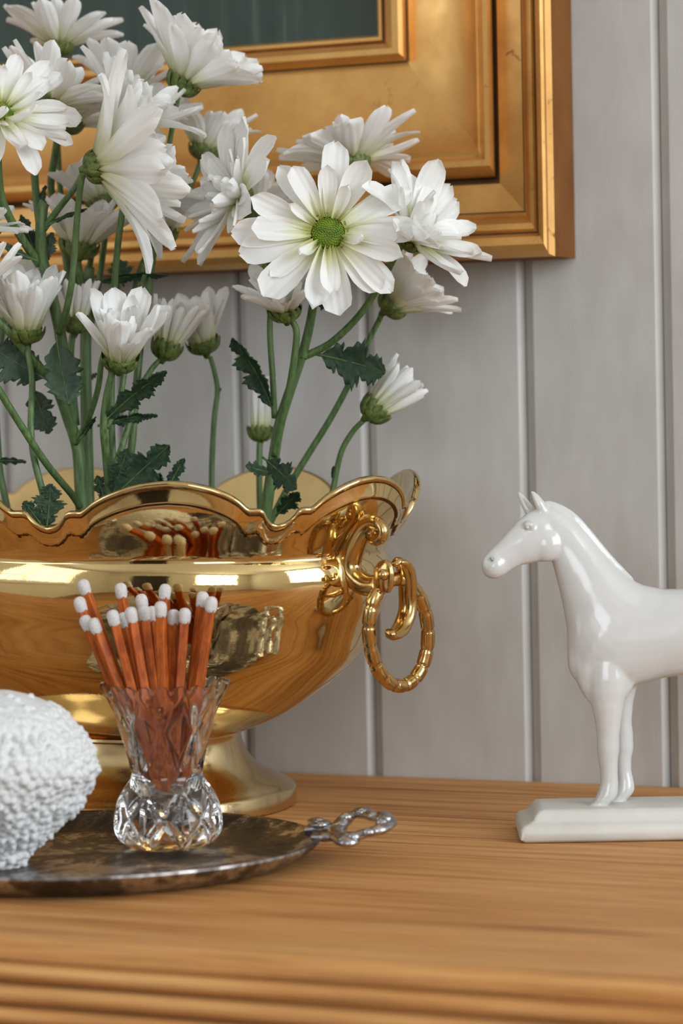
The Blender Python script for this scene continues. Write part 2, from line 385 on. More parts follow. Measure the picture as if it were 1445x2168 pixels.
# ------------------------------------------------------------------ oval brass bowl
BC = V((-.5874, 1.1029, TZ)); BA, BB, BPH = .1597, .0998, -.3791
ex, ey = V((cos(BPH), sin(BPH), 0)), V((-sin(BPH), cos(BPH), 0))
bowl = thing('brass_bowl', 'oval polished brass footed bowl with scalloped rim and ring handle', 'bowl', BC)
RIMT = [(0, 0), (1.5, .0008), (2.8, .003), (3.6, .0055), (4.1, .0066), (5.2, .0068), (6.6, .0067), (7.4, .0076), (9, .0104), (11.5, .0134), (15, .0162), (19, .0181), (22.5, .0187)]
def rim(t):
    d = math.degrees(t) % 45; return .1292 + hermite(RIMT, abs(d - 22.5))
NECK = [(.114, .884), (.1165, .890), (.1195, .904), (.1255, .935), (.1325, .968), (.1400, .988), (.1485, 1.0)]
BODY = [(.0335, .372), (.0369, .444), (.0425, .540), (.0479, .607), (.0577, .704), (.0711, .804), (.0800, .835), (.0867, .857), (.093, .881), (.099, .897), (.104, .903), (.108, .901), (.1115, .8945), (.1132, .888)]
def bp(t, s, z, off=0.0):
    x, y = s*BA*cos(t), s*BB*sin(t)
    n = V((cos(t)/BA, sin(t)/BB, 0)).normalized()
    return ex*(x + n.x*off) + ey*(y + n.y*off) + V((0, 0, z))
NT = 480
def mould(d, t):      # raised moulding following the rim, d = distance below the edge
    dd = abs(math.degrees(t) % 45 - 22.5); wdt = .0088 + (.0014*exp(-((dd-6)/1.6)**2)) - .0012*exp(-(dd/3.)**2)
    a = .0013*sqrt(max(0, 1-((d-.0011)/.0012)**2)) if d < .0023 else 0
    if d < wdt:
        q = (d-.0023)/(wdt-.0023)
        b = .0004 + .0009*max(0, q)**2 if d > .0023 else .0004
        if q > .9: b = .0013*(1-(q-.9)/.1*.2)
    else: b = 0 if d > wdt + .0003 else .0006
    return max(a, b)
rows_d = [0, .0004, .0009, .0014, .0019, .0022, .0024, .0028, .0036, .0046, .0056, .0064, .0070, .0076, .0081, .0086, .0090, .0094, .0098, .0104, .0112]
R = []
for s, z in [(.30, .034)] + [(BODY[0][1]+.002, .0337)]:
    R.append([bp(2*pi*j/NT, s, z) for j in range(NT)])
N1 = 44
for i in range(N1 + 1):
    z = .0340 + (.1122-.0340)*i/N1; s = hermite([(a, b) for a, b in BODY], z); R.append([bp(2*pi*j/NT, s, z) for j in range(NT)])
R.append([bp(2*pi*j/NT, .8875, .1132) for j in range(NT)])
R.append([bp(2*pi*j/NT, .8855, .1137) for j in range(NT)])
R.append([bp(2*pi*j/NT, .8835, .1141) for j in range(NT)])
for k in (.15, .35, .55, .8):
    ring = []
    for j in range(NT):
        t = 2*pi*j/NT; z = .1141 + (rim(t) - rows_d[-1] - .1141)*k; ring.append(bp(t, hermite(NECK, z), z))
    R.append(ring)
ROW0 = len(R)
for d in reversed(rows_d):
    ring = []
    for j in range(NT):
        t = 2*pi*j/NT; z = rim(t) - d; ring.append(bp(t, hermite(NECK, z), z, mould(d, t)))
    R.append(ring)
for off, dz in ((-.0004, .0004), (-.0012, .0004), (-.0019, -.0002), (-.0022, -.0012)):
    R.append([bp(2*pi*j/NT, hermite(NECK, rim(2*pi*j/NT)), rim(2*pi*j/NT)+dz, off) for j in range(NT)])
for k in (.75, .5, .25, .05):
    ring = []
    for j in range(NT):
        t = 2*pi*j/NT; z = .1141 + (rim(t) - .003 - .1141)*k; ring.append(bp(t, hermite(NECK, z), z, -.0024))
    R.append(ring)
for z in (.108, .1, .09, .08, .07, .06, .05, .044, .040):
    s = hermite(BODY, z); R.append([bp(2*pi*j/NT, s, z, -.0026) for j in range(NT)])
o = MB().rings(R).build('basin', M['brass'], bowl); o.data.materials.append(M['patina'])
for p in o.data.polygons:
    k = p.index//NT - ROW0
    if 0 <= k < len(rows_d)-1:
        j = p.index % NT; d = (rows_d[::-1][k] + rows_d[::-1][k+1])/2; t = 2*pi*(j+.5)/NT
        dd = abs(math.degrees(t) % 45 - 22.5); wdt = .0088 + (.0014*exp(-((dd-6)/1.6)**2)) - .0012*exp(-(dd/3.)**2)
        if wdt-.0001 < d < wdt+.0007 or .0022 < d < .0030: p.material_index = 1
def fp(t, s, z):
    q = (s-.39)/.175; a_, b_ = .060 + (.079-.060)*q, .043 + (.0725-.043)*q
    if s < .39: a_, b_ = .060*s/.39, .043*s/.39
    return ex*(a_*cos(t)) + ey*(b_*sin(t)) + V((0, 0, z))
R = [[fp(2*pi*j/160, s, z) for j in range(160)] for s, z in
     [(.5, .0002), (.560, .0002), (.567, .0010), (.567, .0074), (.563, .0083), (.553, .0088), (.545, .0098), (.515, .0122), (.480, .0148), (.450, .0175), (.425, .0212), (.408, .025), (.397, .029), (.392, .0325), (.396, .0334), (.394, .0345), (.36, .0350)]]
o = MB().rings(R).build('foot', M['brass_foot'], bowl); o.data.set_sharp_from_angle(angle=radians(40))
def handle(sgn):
    pw = BC + bp(0, .885, .12) if sgn > 0 else None
    px = lambda x, y, off=0.0: on_plane(x, y, BC + ey*off, ey) - BC
    pts = [(797, 1139), (789, 1137), (786, 1128), (791, 1119), (801, 1118), (807, 1127), (804, 1138), (794, 1146)]
    S = [px(*p) for p in [(789, 1136), (792, 1128), (799, 1129), (800, 1138), (792, 1143), (782, 1138), (780, 1125), (788, 1115), (800, 1113), (808, 1122)]]
    C_ = [px(*p) for p in [(806, 1128), (808, 1120), (801, 1112), (787, 1109), (771, 1119), (757, 1143), (746, 1172), (741, 1195), (746, 1216), (760, 1231), (778, 1239), (800, 1238)]]
    rd = [.0022, .0026, .0028, .003, .0033, .0036, .0038, .0039, .0039, .0038, .0036, .0034]
    mb = MB().tube([C_[0]] + C_[1:], rd, 12, flat=1.25, sub=5)
    sp = [px(*p) for p in [(801, 1112), (809, 1119), (810, 1130), (803, 1139), (793, 1140), (787, 1133), (790, 1126), (797, 1127)]]
    mb.tube(sp, [.0027, .0026, .0026, .0025, .0024, .0022, .002, .0018], 10, flat=1.3, sub=5)
    sh = V((0, 0, 0))
    if sgn < 0: mb.v = [ex*(-2*v.dot(ex)) + v for v in mb.v]
    b = mb.build('handle_bracket', M['brass_handle'], bowl)
    # mounting leaf lying on the neck
    lf = MB()
    rg = []
    for i in range(13):
        q = i/12; z = .098 + .034*q; ww = .0075*sin(pi*min(1, .12+q*.85))**.7*(1+.25*sin(q*9))
        t0 = ww/BB*.9
        s = hermite(BODY, z) if z < .1135 else hermite(NECK, max(z, .1141))
        rg.append([bp(k*t0/3, s, z, (.0026 if abs(k) < 3 else -.0008) - .0004*abs(k)) for k in range(-3, 4)] + [bp(k*t0/3, s, z, -.0012) for k in range(3, -4, -1)])
    lf.rings(rg)
    if sgn < 0: lf.v = [ex*(-2*v.dot(ex)) + v for v in lf.v]
    lf.build('handle_plate', M['brass_handle'], b)
    # clevis
    cl = MB(); q0 = [(808, 1187), (809, 1191), (811, 1200), (812, 1212), (812, 1228), (812, 1242), (812, 1254)]
    for off in (-.0030, .0030):
        cl.tube([px(x, y, off) for x, y in q0], [.0012, .0034, .0050, .0056, .0055, .0050, .0036], 14, flat=.34, ref=ex, sub=3)
    cl.tube([px(803, 1236, 0), px(812, 1226, 0), px(814, 1215, 0)], [.003, .0036, .003], 10)
    if sgn < 0: cl.v = [ex*(-2*v.dot(ex)) + v for v in cl.v]
    cl.build('clevis', M['brass_handle'], b)
    rv = MB().tube([px(811, 1217, -.0052), px(811, 1217, .0052)], [.0018, .0018], 12)
    rv.ball(px(811, 1217, -.0052), .0024, 12, 7)
    if sgn < 0: rv.v = [ex*(-2*v.dot(ex)) + v for v in rv.v]
    rv.build('rivet', M['brass_handle'], b)
    # ring hanging in the plane parallel to the bowl's end
    c0 = px(812, 1225); nrm = (ex*.985 + V((0, 0, -.17))).normalized()
    def pl(x, y): return on_plane(x, y, BC + c0, nrm) - BC
    cen = pl(843, 1339)
    rr = []
    for k in range(160):
        a = 2*pi*k/160; x = 843 + 62.5*cos(a); y = 1339 + 113*sin(a) + 6*cos(a)
        rr.append(pl(x, y))
    rad = []
    for k in range(160):
        u = (k/160*17 + .3) % 1; g_ = min(u, 1-u); rad.append(.0030*(1 - .20*exp(-(g_/.06)**2) - .05*(abs(u-.5)*2)**3))
    rg = MB().tube(rr, rad, 14, closed=True, sub=1)
    if sgn < 0: rg.v = [ex*(-2*v.dot(ex)) + v for v in rg.v]
    rg.build('handle_ring', M['brass_handle'], bowl)
    lk = MB()
    pth = [(826, 1196, .0), (836, 1187, .0), (846, 1198, -.001), (854, 1222, -.001), (858, 1255, -.001), (855, 1290, 0), (843, 1316, .001), (825, 1333, .003), (804, 1339, .005), (796, 1330, .006)]
    lk.tube([pl(x, y) + ex*(.002) + nrm*o_ for x, y, o_ in pth], [.0018, .0026, .0034, .0040, .0044, .0045, .0043, .0040, .0034, .0022], 14, flat=.62, ref=nrm, sub=5, prof=[1, .93, 1, .93, 1, .94, 1])
    lk.tube([pl(x, y) + ex*(.0045) for x, y in [(832, 1190), (843, 1192), (853, 1208), (857, 1235), (857, 1262), (853, 1290)]], [.0008, .0014, .0017, .0017, .0014, .0006], 8, sub=4)
    if sgn < 0: lk.v = [ex*(-2*v.dot(ex)) + v for v in lk.v]
    lk.build('ring_hook', M['brass_handle'], b)
handle(1); handle(-1)
for ob in list(bowl.children) + [c for q in bowl.children for c in q.children]:      # mirrored copies need their faces turned round
    if ob.name.split('.')[0] in ('handle_bracket', 'handle_plate', 'clevis', 'rivet', 'handle_ring', 'ring_hook'):
        bm = bmesh.new(); bm.from_mesh(ob.data); bmesh.ops.recalc_face_normals(bm, faces=bm.faces); bm.to_mesh(ob.data); bm.free()
fm = MB(); R = []
for r_, z in [(.5, .060), (.66, .075), (.70, .100), (.68, .110), (.6, .117), (.45, .122), (.25, .125), (.05, .126)]:
    R.append([bp(2*pi*j/72, r_, z) + V((0, 0, .0016*noise.noise(V((j*.7, r_*30, 1))))) for j in range(72)])
fo = fm.rings(R).build('floral_foam', M['foam']); fo.location = BC
tag(fo, 'wet dark green floral foam filling the brass bowl', 'floral foam')

# ------------------------------------------------------------------ tarnished tray
TC = V((-.524, .948, TZ)); ta, tb, tph = .0915, .0825, radians(20)
tx, ty = V((cos(tph), sin(tph), 0)), V((-sin(tph), cos(tph), 0))
tray = thing('silver_tray', 'round tarnished silver tray with openwork scroll handles in front of the brass bowl', 'tray', TC)
R = []
for s, z in [(.0, .0012), (.80, .0012), (.83, .0006), (.86, .0012), (.955, .0048), (.985, .0070), (1.0, .0084), (1.003, .0090), (1.0, .0096), (.988, .0095), (.972, .0086), (.95, .0074), (.88, .0042), (.84, .0034), (.5, .0032), (.2, .0032), (.0, .0032)]:
    R.append([tx*(max(s, .002)*ta*cos(2*pi*j/160)) + ty*(max(s, .002)*tb*sin(2*pi*j/160)) + V((0, 0, z)) for j in range(160)])
o = MB().rings(R).build('dish', M['tray'], tray); o.data.set_sharp_from_angle(angle=radians(45))
def tz_(x, y, z): return on_z(x, y, z) - TC
HP = [[(648, 1757, .0095), (668, 1755, .010), (700, 1752, .011), (722, 1744, .012), (733, 1732, .013), (752, 1724, .014), (775, 1724, .0145), (796, 1731, .015), (812, 1733, .016)],
      [(812, 1733, .016), (822, 1738, .0155), (818, 1748, .0145), (800, 1757, .0135), (778, 1762, .0125), (757, 1769, .0115), (738, 1772, .011), (722, 1770, .0105), (712, 1762, .0105), (716, 1755, .011)],
      [(700, 1752, .011), (684, 1744, .0115), (672, 1737, .012), (664, 1740, .012), (668, 1747, .0118), (680, 1746, .0122), (690, 1742, .0125)],
      [(738, 1772, .011), (746, 1780, .0105), (736, 1784, .0102), (722, 1780, .0102), (712, 1772, .0102), (690, 1772, .0098), (664, 1772, .0095)],
      [(752, 1724, .014), (760, 1716, .0148), (775, 1717, .015), (784, 1724, .0152)],
      [(796, 1731, .015), (806, 1726, .016), (816, 1728, .0165), (814, 1736, .0165)]]
hb = MB()
for k, pth in enumerate(HP):
    n = len(pth); base = (.0017, .0018, .0013, .0017, .0012, .0015)[k]
    hb.tube([tz_(*p) for p in pth], [base*1.05*(1 + .16*sin(i*2.3+k)) for i in range(n)], 10, flat=1.9, ref=(0, 0, 1), sub=5)
for x, y, z in [(733, 1730, .0145), (766, 1720, .0155), (790, 1728, .0158), (808, 1742, .0155), (780, 1762, .0135), (748, 1772, .012), (676, 1742, .0125), (728, 1779, .011)]:
    hb.ball(tz_(x, y, z), .0024, 8, 6, (1.2, 1, .8))
hd = hb.build('tray_handle', M['silver'], tray)
h2_ = link('tray_handle', hd.data, tray); h2_.rotation_euler = (0, 0, pi)

# ------------------------------------------------------------------ cut crystal vase
VC = on_z(352, 1806, .0033); VC = V((VC.x, VC.y, VC.z)) + V((fw.x, fw.y, 0)).normalized()*.0155
VD = (VC - CAM).dot(fw); pxm = VD/F
vase = thing('crystal_vase', 'small cut crystal vase with scalloped rim holding long matches', 'vase', VC)
VP = [(0, 74), (3, 82), (14, 100), (34, 113), (56, 116), (80, 113), (104, 105), (124, 94), (139, 83), (148, 77), (156, 75), (166, 77), (190, 82), (220, 90), (255, 100), (290, 112), (318, 124), (336, 133), (346, 138)]
IN = [(346, 128), (320, 116), (285, 103), (250, 91), (215, 81), (185, 73), (158, 66), (130, 62), (112, 58), (104, 50), (101, 30), (100, 0)]
na = 176
def cut(hy, th):
    k = 0.0; lo, hi = 12, 128
    if lo < hy < hi:
        c = 8; e = sin(pi*(hy-lo)/(hi-lo))**.5
        for sg in (1, -1):
            u = (th*c/(2*pi) + sg*(hy-70)/62*.5) % 1; u = abs(u-.5)*2; k = max(k, (1-u*3.2)*e*8.5)
        k = max(k, (1-abs(((th*c/(2*pi)+.5) % 1)-.5)*12)*e*5)
    elif 168 < hy < 330:
        c = 8; e = sin(pi*(hy-168)/162)**.5
        for sg in (1, -1):
            u = (th*c/(2*pi) + sg*(hy-250)/90*.5) % 1; u = abs(u-.5)*2; k = max(k, (1-u*3.0)*e*11)
        k = max(k, (1-abs(((th*c/(2*pi)) % 1)-.5)*14)*e*4)
    return max(0, k)
R = [[V((0.001*cos(2*pi*j/na), .001*sin(2*pi*j/na), .0012)) for j in range(na)], [V((55*pxm*cos(2*pi*j/na), 55*pxm*sin(2*pi*j/na), .0008)) for j in range(na)]]
hs = [0, 3, 8] + list(range(14, 150, 6)) + [152, 158, 163] + list(range(168, 340, 7)) + [342, 346]
for h in hs:
    ring = []
    for j in range(na):
        th = 2*pi*j/na; r_ = (hermite(VP, h) - cut(h, th))*pxm
        sc_ = 1 + max(0, (h-325)/21)*.0
        zz = h*pxm
        if h > 325: zz += (h-325)/21*(.0018*abs(cos(th*11)) - .0009)
        ring.append(V((r_*cos(th), r_*sin(th), zz)))
    R.append(ring)
for h, r_ in IN:
    R.append([V((max(r_, .5)*pxm*cos(2*pi*j/na), max(r_, .5)*pxm*sin(2*pi*j/na), h*pxm + ((.0018*abs(cos(2*pi*j/na*11)) - .0006) if h == 346 else 0))) for j in range(na)])
o = MB().rings(R).build('vase_body', M['glass'], vase); o.data.set_sharp_from_angle(angle=radians(28))
# ------------------------------------------------------------------ matches
MT = [(170, 1280, .2, (330, 1690)), (178, 1243, .9, (350, 1700)), (183, 1319, -.1, (322, 1660)), (201, 1325, -.7, (334, 1668)), (240, 1308, -.9, (338, 1690)), (256, 1251, 1.0, (330, 1690)),
      (263, 1313, .1, (345, 1690)), (278, 1302, -.8, (346, 1695)), (300, 1274, .9, (348, 1690)), (305, 1298, -.1, (352, 1690)), (322, 1300, .7, (354, 1690)), (340, 1290, -.9, (352, 1698)),
      (349, 1253, 1.0, (340, 1690)), (367, 1307, .3, (362, 1690)), (391, 1304, .0, (366, 1685)), (428, 1269, .3, (376, 1690)), (447, 1280, -.2, (388, 1690))]
ordn = ['', 'second', 'third', 'fourth', 'fifth', 'sixth', 'seventh', 'eighth', 'ninth', 'tenth', 'eleventh', 'twelfth', 'thirteenth', 'fourteenth', 'fifteenth', 'sixteenth']
stick = hmesh = None
for i, (x, y, dpt, (bx_, by_)) in enumerate(MT):
    T = at(x, y, VD + dpt*.0125); B = at(bx_, by_, VD + dpt*.006)
    L = (T - B).length
    lab = ('leftmost white-tipped match, leaning out at the left of the crystal vase' if i == 0 else 'rightmost white-tipped match in the crystal vase, leaning right' if i == 16
           else f'{ordn[i]} white-tipped match from the left in the crystal vase')
    m = thing('long_match', lab, 'match', B, 'long matches in the crystal vase')
    m.rotation_mode = 'QUATERNION'; m.rotation_quaternion = (T-B).to_track_quat('Z', 'Y') @ Euler((0, 0, random.uniform(-.5, .5))).to_quaternion()
    q = .00172
    if stick is None:
        s_ = MB().rings([[V((cx_*a, cy_*a, z)) for cx_, cy_ in ((-q, -q*.8), (-q*.8, -q), (q*.8, -q), (q, -q*.8), (q, q*.8), (q*.8, q), (-q*.8, q), (-q, q*.8))] for a, z in ((.8, 0), (1, .002), (1, .5), (1, 1.0))])
        stick = mesh('match_stick', s_.v, s_.f, False); stick.materials.append(M['match_wood'])
        h_ = MB().rings([[V((r_*cos(2*pi*j/10)*(1+.06*sin(j*2.1+z*900)), r_*sin(2*pi*j/10)*(1+.06*cos(j*1.7+z*700)), z)) for j in range(10)] for r_, z in
                         [(.0020, -.0035), (.00235, -.0028), (.00255, -.0012), (.0026, .0005), (.0025, .0016), (.0021, .0026), (.0013, .0033), (.0004, .0035)]])
        hmesh = mesh('match_head', h_.v, h_.f); hmesh.materials.append(M['match_head'])
    o = link('match_stick', stick, m); o.scale = (1, 1, L)
    o = link('match_head', hmesh, m); o.location = (0, 0, L); o.scale = (.96, .96, .92)

# ------------------------------------------------------------------ coral
cb = on_z(-8, 1850, .0034); cpx = .178e-3
CCn = V((cb.x, cb.y, TZ+.0034)) + V((fw.x, fw.y, 0)).normalized()*.018
coral = thing('white_coral', 'knobbly white coral head standing on the tarnished tray', 'coral', CCn)
CP = [(0, 34), (8, 46), (35, 62), (65, 100), (105, 140), (150, 176), (190, 200), (215, 206), (240, 201), (285, 178), (325, 145), (352, 102), (370, 60), (379, 25)]
def crad(z, th):
    r_ = hermite(CP, z)*cpx; dx_ = V((cos(th), sin(th), z*.012))
    return r_*(1 + .07*noise.noise(dx_*1.6) + .03*noise.noise(dx_*5))
zs = [379*i/40 for i in range(41)]
R = [[rt.xyz.normalized()*0 + V((crad(z, 2*pi*j/72)*cos(2*pi*j/72), crad(z, 2*pi*j/72)*sin(2*pi*j/72), z*cpx)) for j in range(72)] for z in zs]
kb = MB().rings(R)
z = 6.0; row = 0
while z < 372:
    rr_ = hermite(CP, z); n_ = max(5, int(2*pi*rr_/21))
    for k in range(n_):
        if z > 318 and random.random() < min(.9, (z-318)/40): continue
        th = 2*pi*(k + .5*(row % 2) + random.uniform(-.32, .32))/n_; zz = max(2, min(374, z + random.uniform(-6, 6)))
        r_ = crad(zz, th); p = V((r_*cos(th), r_*sin(th), zz*cpx))
        dz = (crad(min(zz+6, 379), th) - crad(max(zz-6, 0), th))/(12*cpx); n = V((cos(th), sin(th), -dz)).normalized()
        n = (n + V((0, 0, -.3 if zz < 200 else 0))).normalized()
        h = random.uniform(.0010, .0028)*(1 if zz < 290 else .5); rb = random.uniform(.0013, .0019)
        a = n.orthogonal().normalized(); b = n.cross(a)
        kb.rings([[p + n*hh + (a*cos(2*pi*j/8) + b*sin(2*pi*j/8))*q_ for j in range(8)] for hh, q_ in ((-.0008, rb*1.3), (h*.2, rb*1.12), (h*.6, rb*.86), (h*.9, rb*.5), (h, rb*.12))])
    slope = abs(hermite(CP, min(379, z+5)) - hermite(CP, max(0, z-5)))/10
    z += 16/sqrt(1 + slope*slope); row += 1
def weld(mb, vox, it):
    raw = link('raw', mesh('raw', mb.v, mb.f))
    md = raw.modifiers.new('r', 'REMESH'); md.mode = 'VOXEL'; md.voxel_size = vox
    md = raw.modifiers.new('s', 'SMOOTH'); md.factor = .5; md.iterations = it
    me = bpy.data.meshes.new_from_object(raw.evaluated_get(bpy.context.evaluated_depsgraph_get()))
    bpy.data.objects.remove(raw)
    me.polygons.foreach_set('use_smooth', [True]*len(me.polygons)); me.materials.clear(); return me
link('coral_body', weld(kb, .00045, 1), coral, M['coral'])

# ------------------------------------------------------------------ porcelain horse on a plinth
ha, hbk = on_z(1101, 1786), on_z(1062, 1748)
e1 = V((cos(radians(22.5)), sin(radians(22.5)), 0)); e2 = V((-e1.y, e1.x, 0))
depth = .046; L_ = .115
H0 = ha + e1*.040 + e2*.022
horse = thing('horse_figurine', 'glossy white porcelain horse standing on a moulded plinth', 'figurine', V((H0.x, H0.y, TZ)))
pb = MB(); R = []
for ins, z in [(.0012, 0), (0, .0012), (.0003, .0055), (.0012, .0066), (.0030, .0074), (.0042, .0084), (.0050, .0105), (.0062, .0120), (.008, .0124)]:
    k = ins
    c = [ha + e1*(k*1.3) + e2*k, ha + e1*(L_-k*1.3) + e2*k, ha + e1*(L_-k*1.3) + e2*(depth-k), ha + e1*(k*1.3) + e2*(depth-k)]
    ring = []
    for i, p in enumerate(c):
        q, n_ = c[i-1], c[(i+1) % 4]; rr_ = .0016
        a, b = (q-p).normalized(), (n_-p).normalized()
        for t in (0, .5, 1): ring.append(p + (a*rr_*(1-t)**2 + b*rr_*t**2) + V((0, 0, z)))
    R.append(ring)
o = pb.rings(R).build('plinth', M['plinth'], horse, True, off=horse.location); o.data.set_sharp_from_angle(angle=radians(50))
HD = (H0 - CAM).dot(fw); hp = HD/F
def hx(x, y, dep=0.0): return at(x, y, HD) + V((fw.x, fw.y, 0))*0 + V((-sin(yaw), cos(yaw), 0))*dep - horse.location
dn = V((-sin(yaw), cos(yaw), 0))
hm = MB()
def loft(st, n=20):   # stations: (top x,y), (bottom x,y), half width px, depth px
    R = []
    for (ax, ay), (bx2, by2), w_, dd in st:
        A, B = hx(ax, ay, dd*hp), hx(bx2, by2, dd*hp); c = (A+B)/2; v = (A-B)/2
        R.append([c + v*cos(2*pi*j/n) + dn*(w_*hp*sin(2*pi*j/n)) for j in range(n)])
    hm.rings(R)
# trunk and neck
loft([((1158, 1072), (1150, 1120), 20, -2), ((1172, 1072), (1160, 1165), 25, -1), ((1192, 1081), (1172, 1205), 27, 0), ((1215, 1097), (1183, 1248), 29, 0), ((1245, 1132), (1192, 1290), 34, 0), ((1275, 1170), (1199, 1335), 42, 0),
      ((1305, 1202), (1199, 1380), 52, 0), ((1335, 1226), (1212, 1430), 60, 0), ((1362, 1238), (1262, 1468), 62, 0), ((1400, 1246), (1330, 1456), 64, 0), ((1450, 1246), (1400, 1436), 66, 0),
      ((1510, 1240), (1480, 1424), 66, 0), ((1570, 1226), (1560, 1412), 64, 0), ((1625, 1232), (1620, 1410), 60, 0), ((1665, 1262), (1660, 1400), 48, 0), ((1686, 1300), (1682, 1370), 26, 0)], 28)
# shoulder, chest, haunch
def blob(x, y, d, rx, ry, rd):
    c = hx(x, y, d*hp); hm.rings([[c + (rt*(rx*sin(pi*i/10)*cos(2*pi*j/16)) + dn*(rd*sin(pi*i/10)*sin(2*pi*j/16)) - up*(ry*cos(pi*i/10)))*hp for j in range(16)] for i in range(1, 10)])
blob(1280, 1385, -24, 70, 118, 27); blob(1280, 1385, 24, 70, 118, 27)
blob(1226, 1392, -12, 26, 52, 22); blob(1226, 1392, 12, 26, 52, 22)
blob(1625, 1340, -34, 56, 90, 32); blob(1625, 1340, 34, 56, 90, 32)
blob(1283, 1436, -30, 43, 84, 30); blob(1313, 1436, 30, 40, 80, 28)
# head, turned a little towards the viewer: (top),(bottom), width, depth
loft([((1158, 1070), (1178, 1120), 18, 0), ((1146, 1072), (1188, 1150), 23, -2), ((1130, 1078), (1180, 1178), 27, -5), ((1112, 1087), (1158, 1188), 28, -9), ((1092, 1103), (1130, 1191), 26, -14),
      ((1072, 1124), (1105, 1195), 22, -19), ((1050, 1148), (1082, 1205), 20, -24), ((1031, 1166), (1066, 1217), 20, -28), ((1021, 1178), (1050, 1222), 18, -31), ((1018, 1190), (1034, 1217), 12, -33)], 24)
blob(1154, 1152, -17, 35, 38, 21); blob(1140, 1150, 10, 33, 36, 19)     # cheeks
blob(1116, 1110, -35, 13, 9, 8); blob(1100, 1108, 14, 12, 9, 8)        # brows and eyes
blob(1043, 1196, -31, 27, 29, 23)                                       # muzzle
# forelock ridge and mane crest
hm.tube([hx(*p) for p in [(1140, 1072), (1162, 1066), (1190, 1076), (1218, 1095), (1250, 1131), (1282, 1170), (1312, 1203), (1340, 1226)]], [7*hp]*7 + [3*hp], 10)
# ears
for pth, dd in (([(1150, 1082), (1142, 1068), (1131, 1050), (1122, 1037)], -14), ([(1130, 1094), (1118, 1076), (1105, 1055), (1096, 1039)], 12)):
    hm.tube([hx(x, y, dd*hp) for x, y in pth], [12*hp, 13*hp, 9.5*hp, 2.2*hp], 10, flat=.62)
# legs: (x, y, radius along, depth)
def leg(st, d):
    R = []
    P = [hx(x, y, (d if y > 1500 else d*(.62 + .38*max(0, (y-1400)/100)))*hp) for x, y, r_ in st]
    for (x, y, r_), c in zip(st, P):
        r_ = r_*1.0 + 4.4; R.append([c + rt*(r_*hp*cos(2*pi*j/14)) + dn*(r_*hp*.86*sin(2*pi*j/14)) for j in range(14)])
    hm.rings(R)
def hoof(x, y, d):
    R = []
    for ox, oy, a in ((2, -18, 18), (-1, -8, 23), (-4, 2, 27), (-6, 6, 27.5)):
        c = hx(x+ox, y+oy, d*hp); R.append([c + rt*(a*hp*cos(2*pi*j/14)) + dn*(a*.9*hp*sin(2*pi*j/14)) for j in range(14)])
    hm.rings(R)
leg([(1280, 1375, 10), (1281, 1415, 24), (1282, 1452, 34), (1283, 1490, 31), (1284, 1530, 23), (1284, 1556, 20), (1284, 1585, 20), (1284, 1606, 17), (1286, 1630, 14.5), (1287, 1655, 15), (1283, 1676, 18), (1277, 1688, 18), (1268, 1698, 15.5), (1260, 1706, 17)], -26)
hoof(1259, 1715, -26)
leg([(1312, 1375, 10), (1313, 1415, 24), (1314, 1452, 32), (1314, 1490, 25), (1317, 1530, 19), (1321, 1560, 18), (1322, 1588, 18), (1320, 1610, 15), (1322, 1635, 13), (1326, 1658, 14.5), (1325, 1676, 17.5), (1319, 1687, 17), (1311, 1696, 15), (1306, 1704, 17)], 30)
hoof(1305, 1711, 30)
for d, ox in ((-28, 0), (30, 38)):
    leg([(1640+ox*.3, 1340, 60), (1640+ox*.5, 1400, 48), (1644+ox*.6, 1440, 34), (1652+ox*.8, 1480, 25), (1664+ox, 1515, 20), (1672+ox, 1545, 20), (1668+ox, 1575, 16), (1664+ox, 1620, 13), (1661+ox, 1655, 14.5), (1657+ox, 1676, 17.5), (1650+ox, 1688, 17), (1642+ox, 1698, 15), (1636+ox, 1706, 17)], d)
    hoof(1634+ox, 1715 if d < 0 else 1708, d)
hm.tube([hx(*p) for p in [(1672, 1262), (1700, 1280), (1716, 1340), (1714, 1420), (1706, 1500)]], [10*hp, 14*hp, 18*hp, 17*hp, 4*hp], 12)
# weld into one skin
me = weld(hm, .00060, 16)
dents = [(hx(1031, 1181, -48*hp), 8.5*hp, 8.0*hp), (hx(1024, 1180, -14*hp), 8*hp, 7*hp), (hx(1113, 1121, -41*hp), 7*hp, 3.0*hp)]
for v in me.vertices:
    for c, rr_, k in dents:
        q = v.co - c; e = q.x*q.x + q.y*q.y + q.z*q.z
        w_ = exp(-e/(rr_*rr_))
        if w_ > .02: v.co -= v.normal*(k*w_)
hb_ = link('horse_body', me, horse, M['porcelain'])
dgt = [hx(1114, 1114, -43*hp)]
MB().ball(hx(1113, 1115, -37*hp), 4.6*hp, 14, 8).build('eye', M['porcelain'], horse)

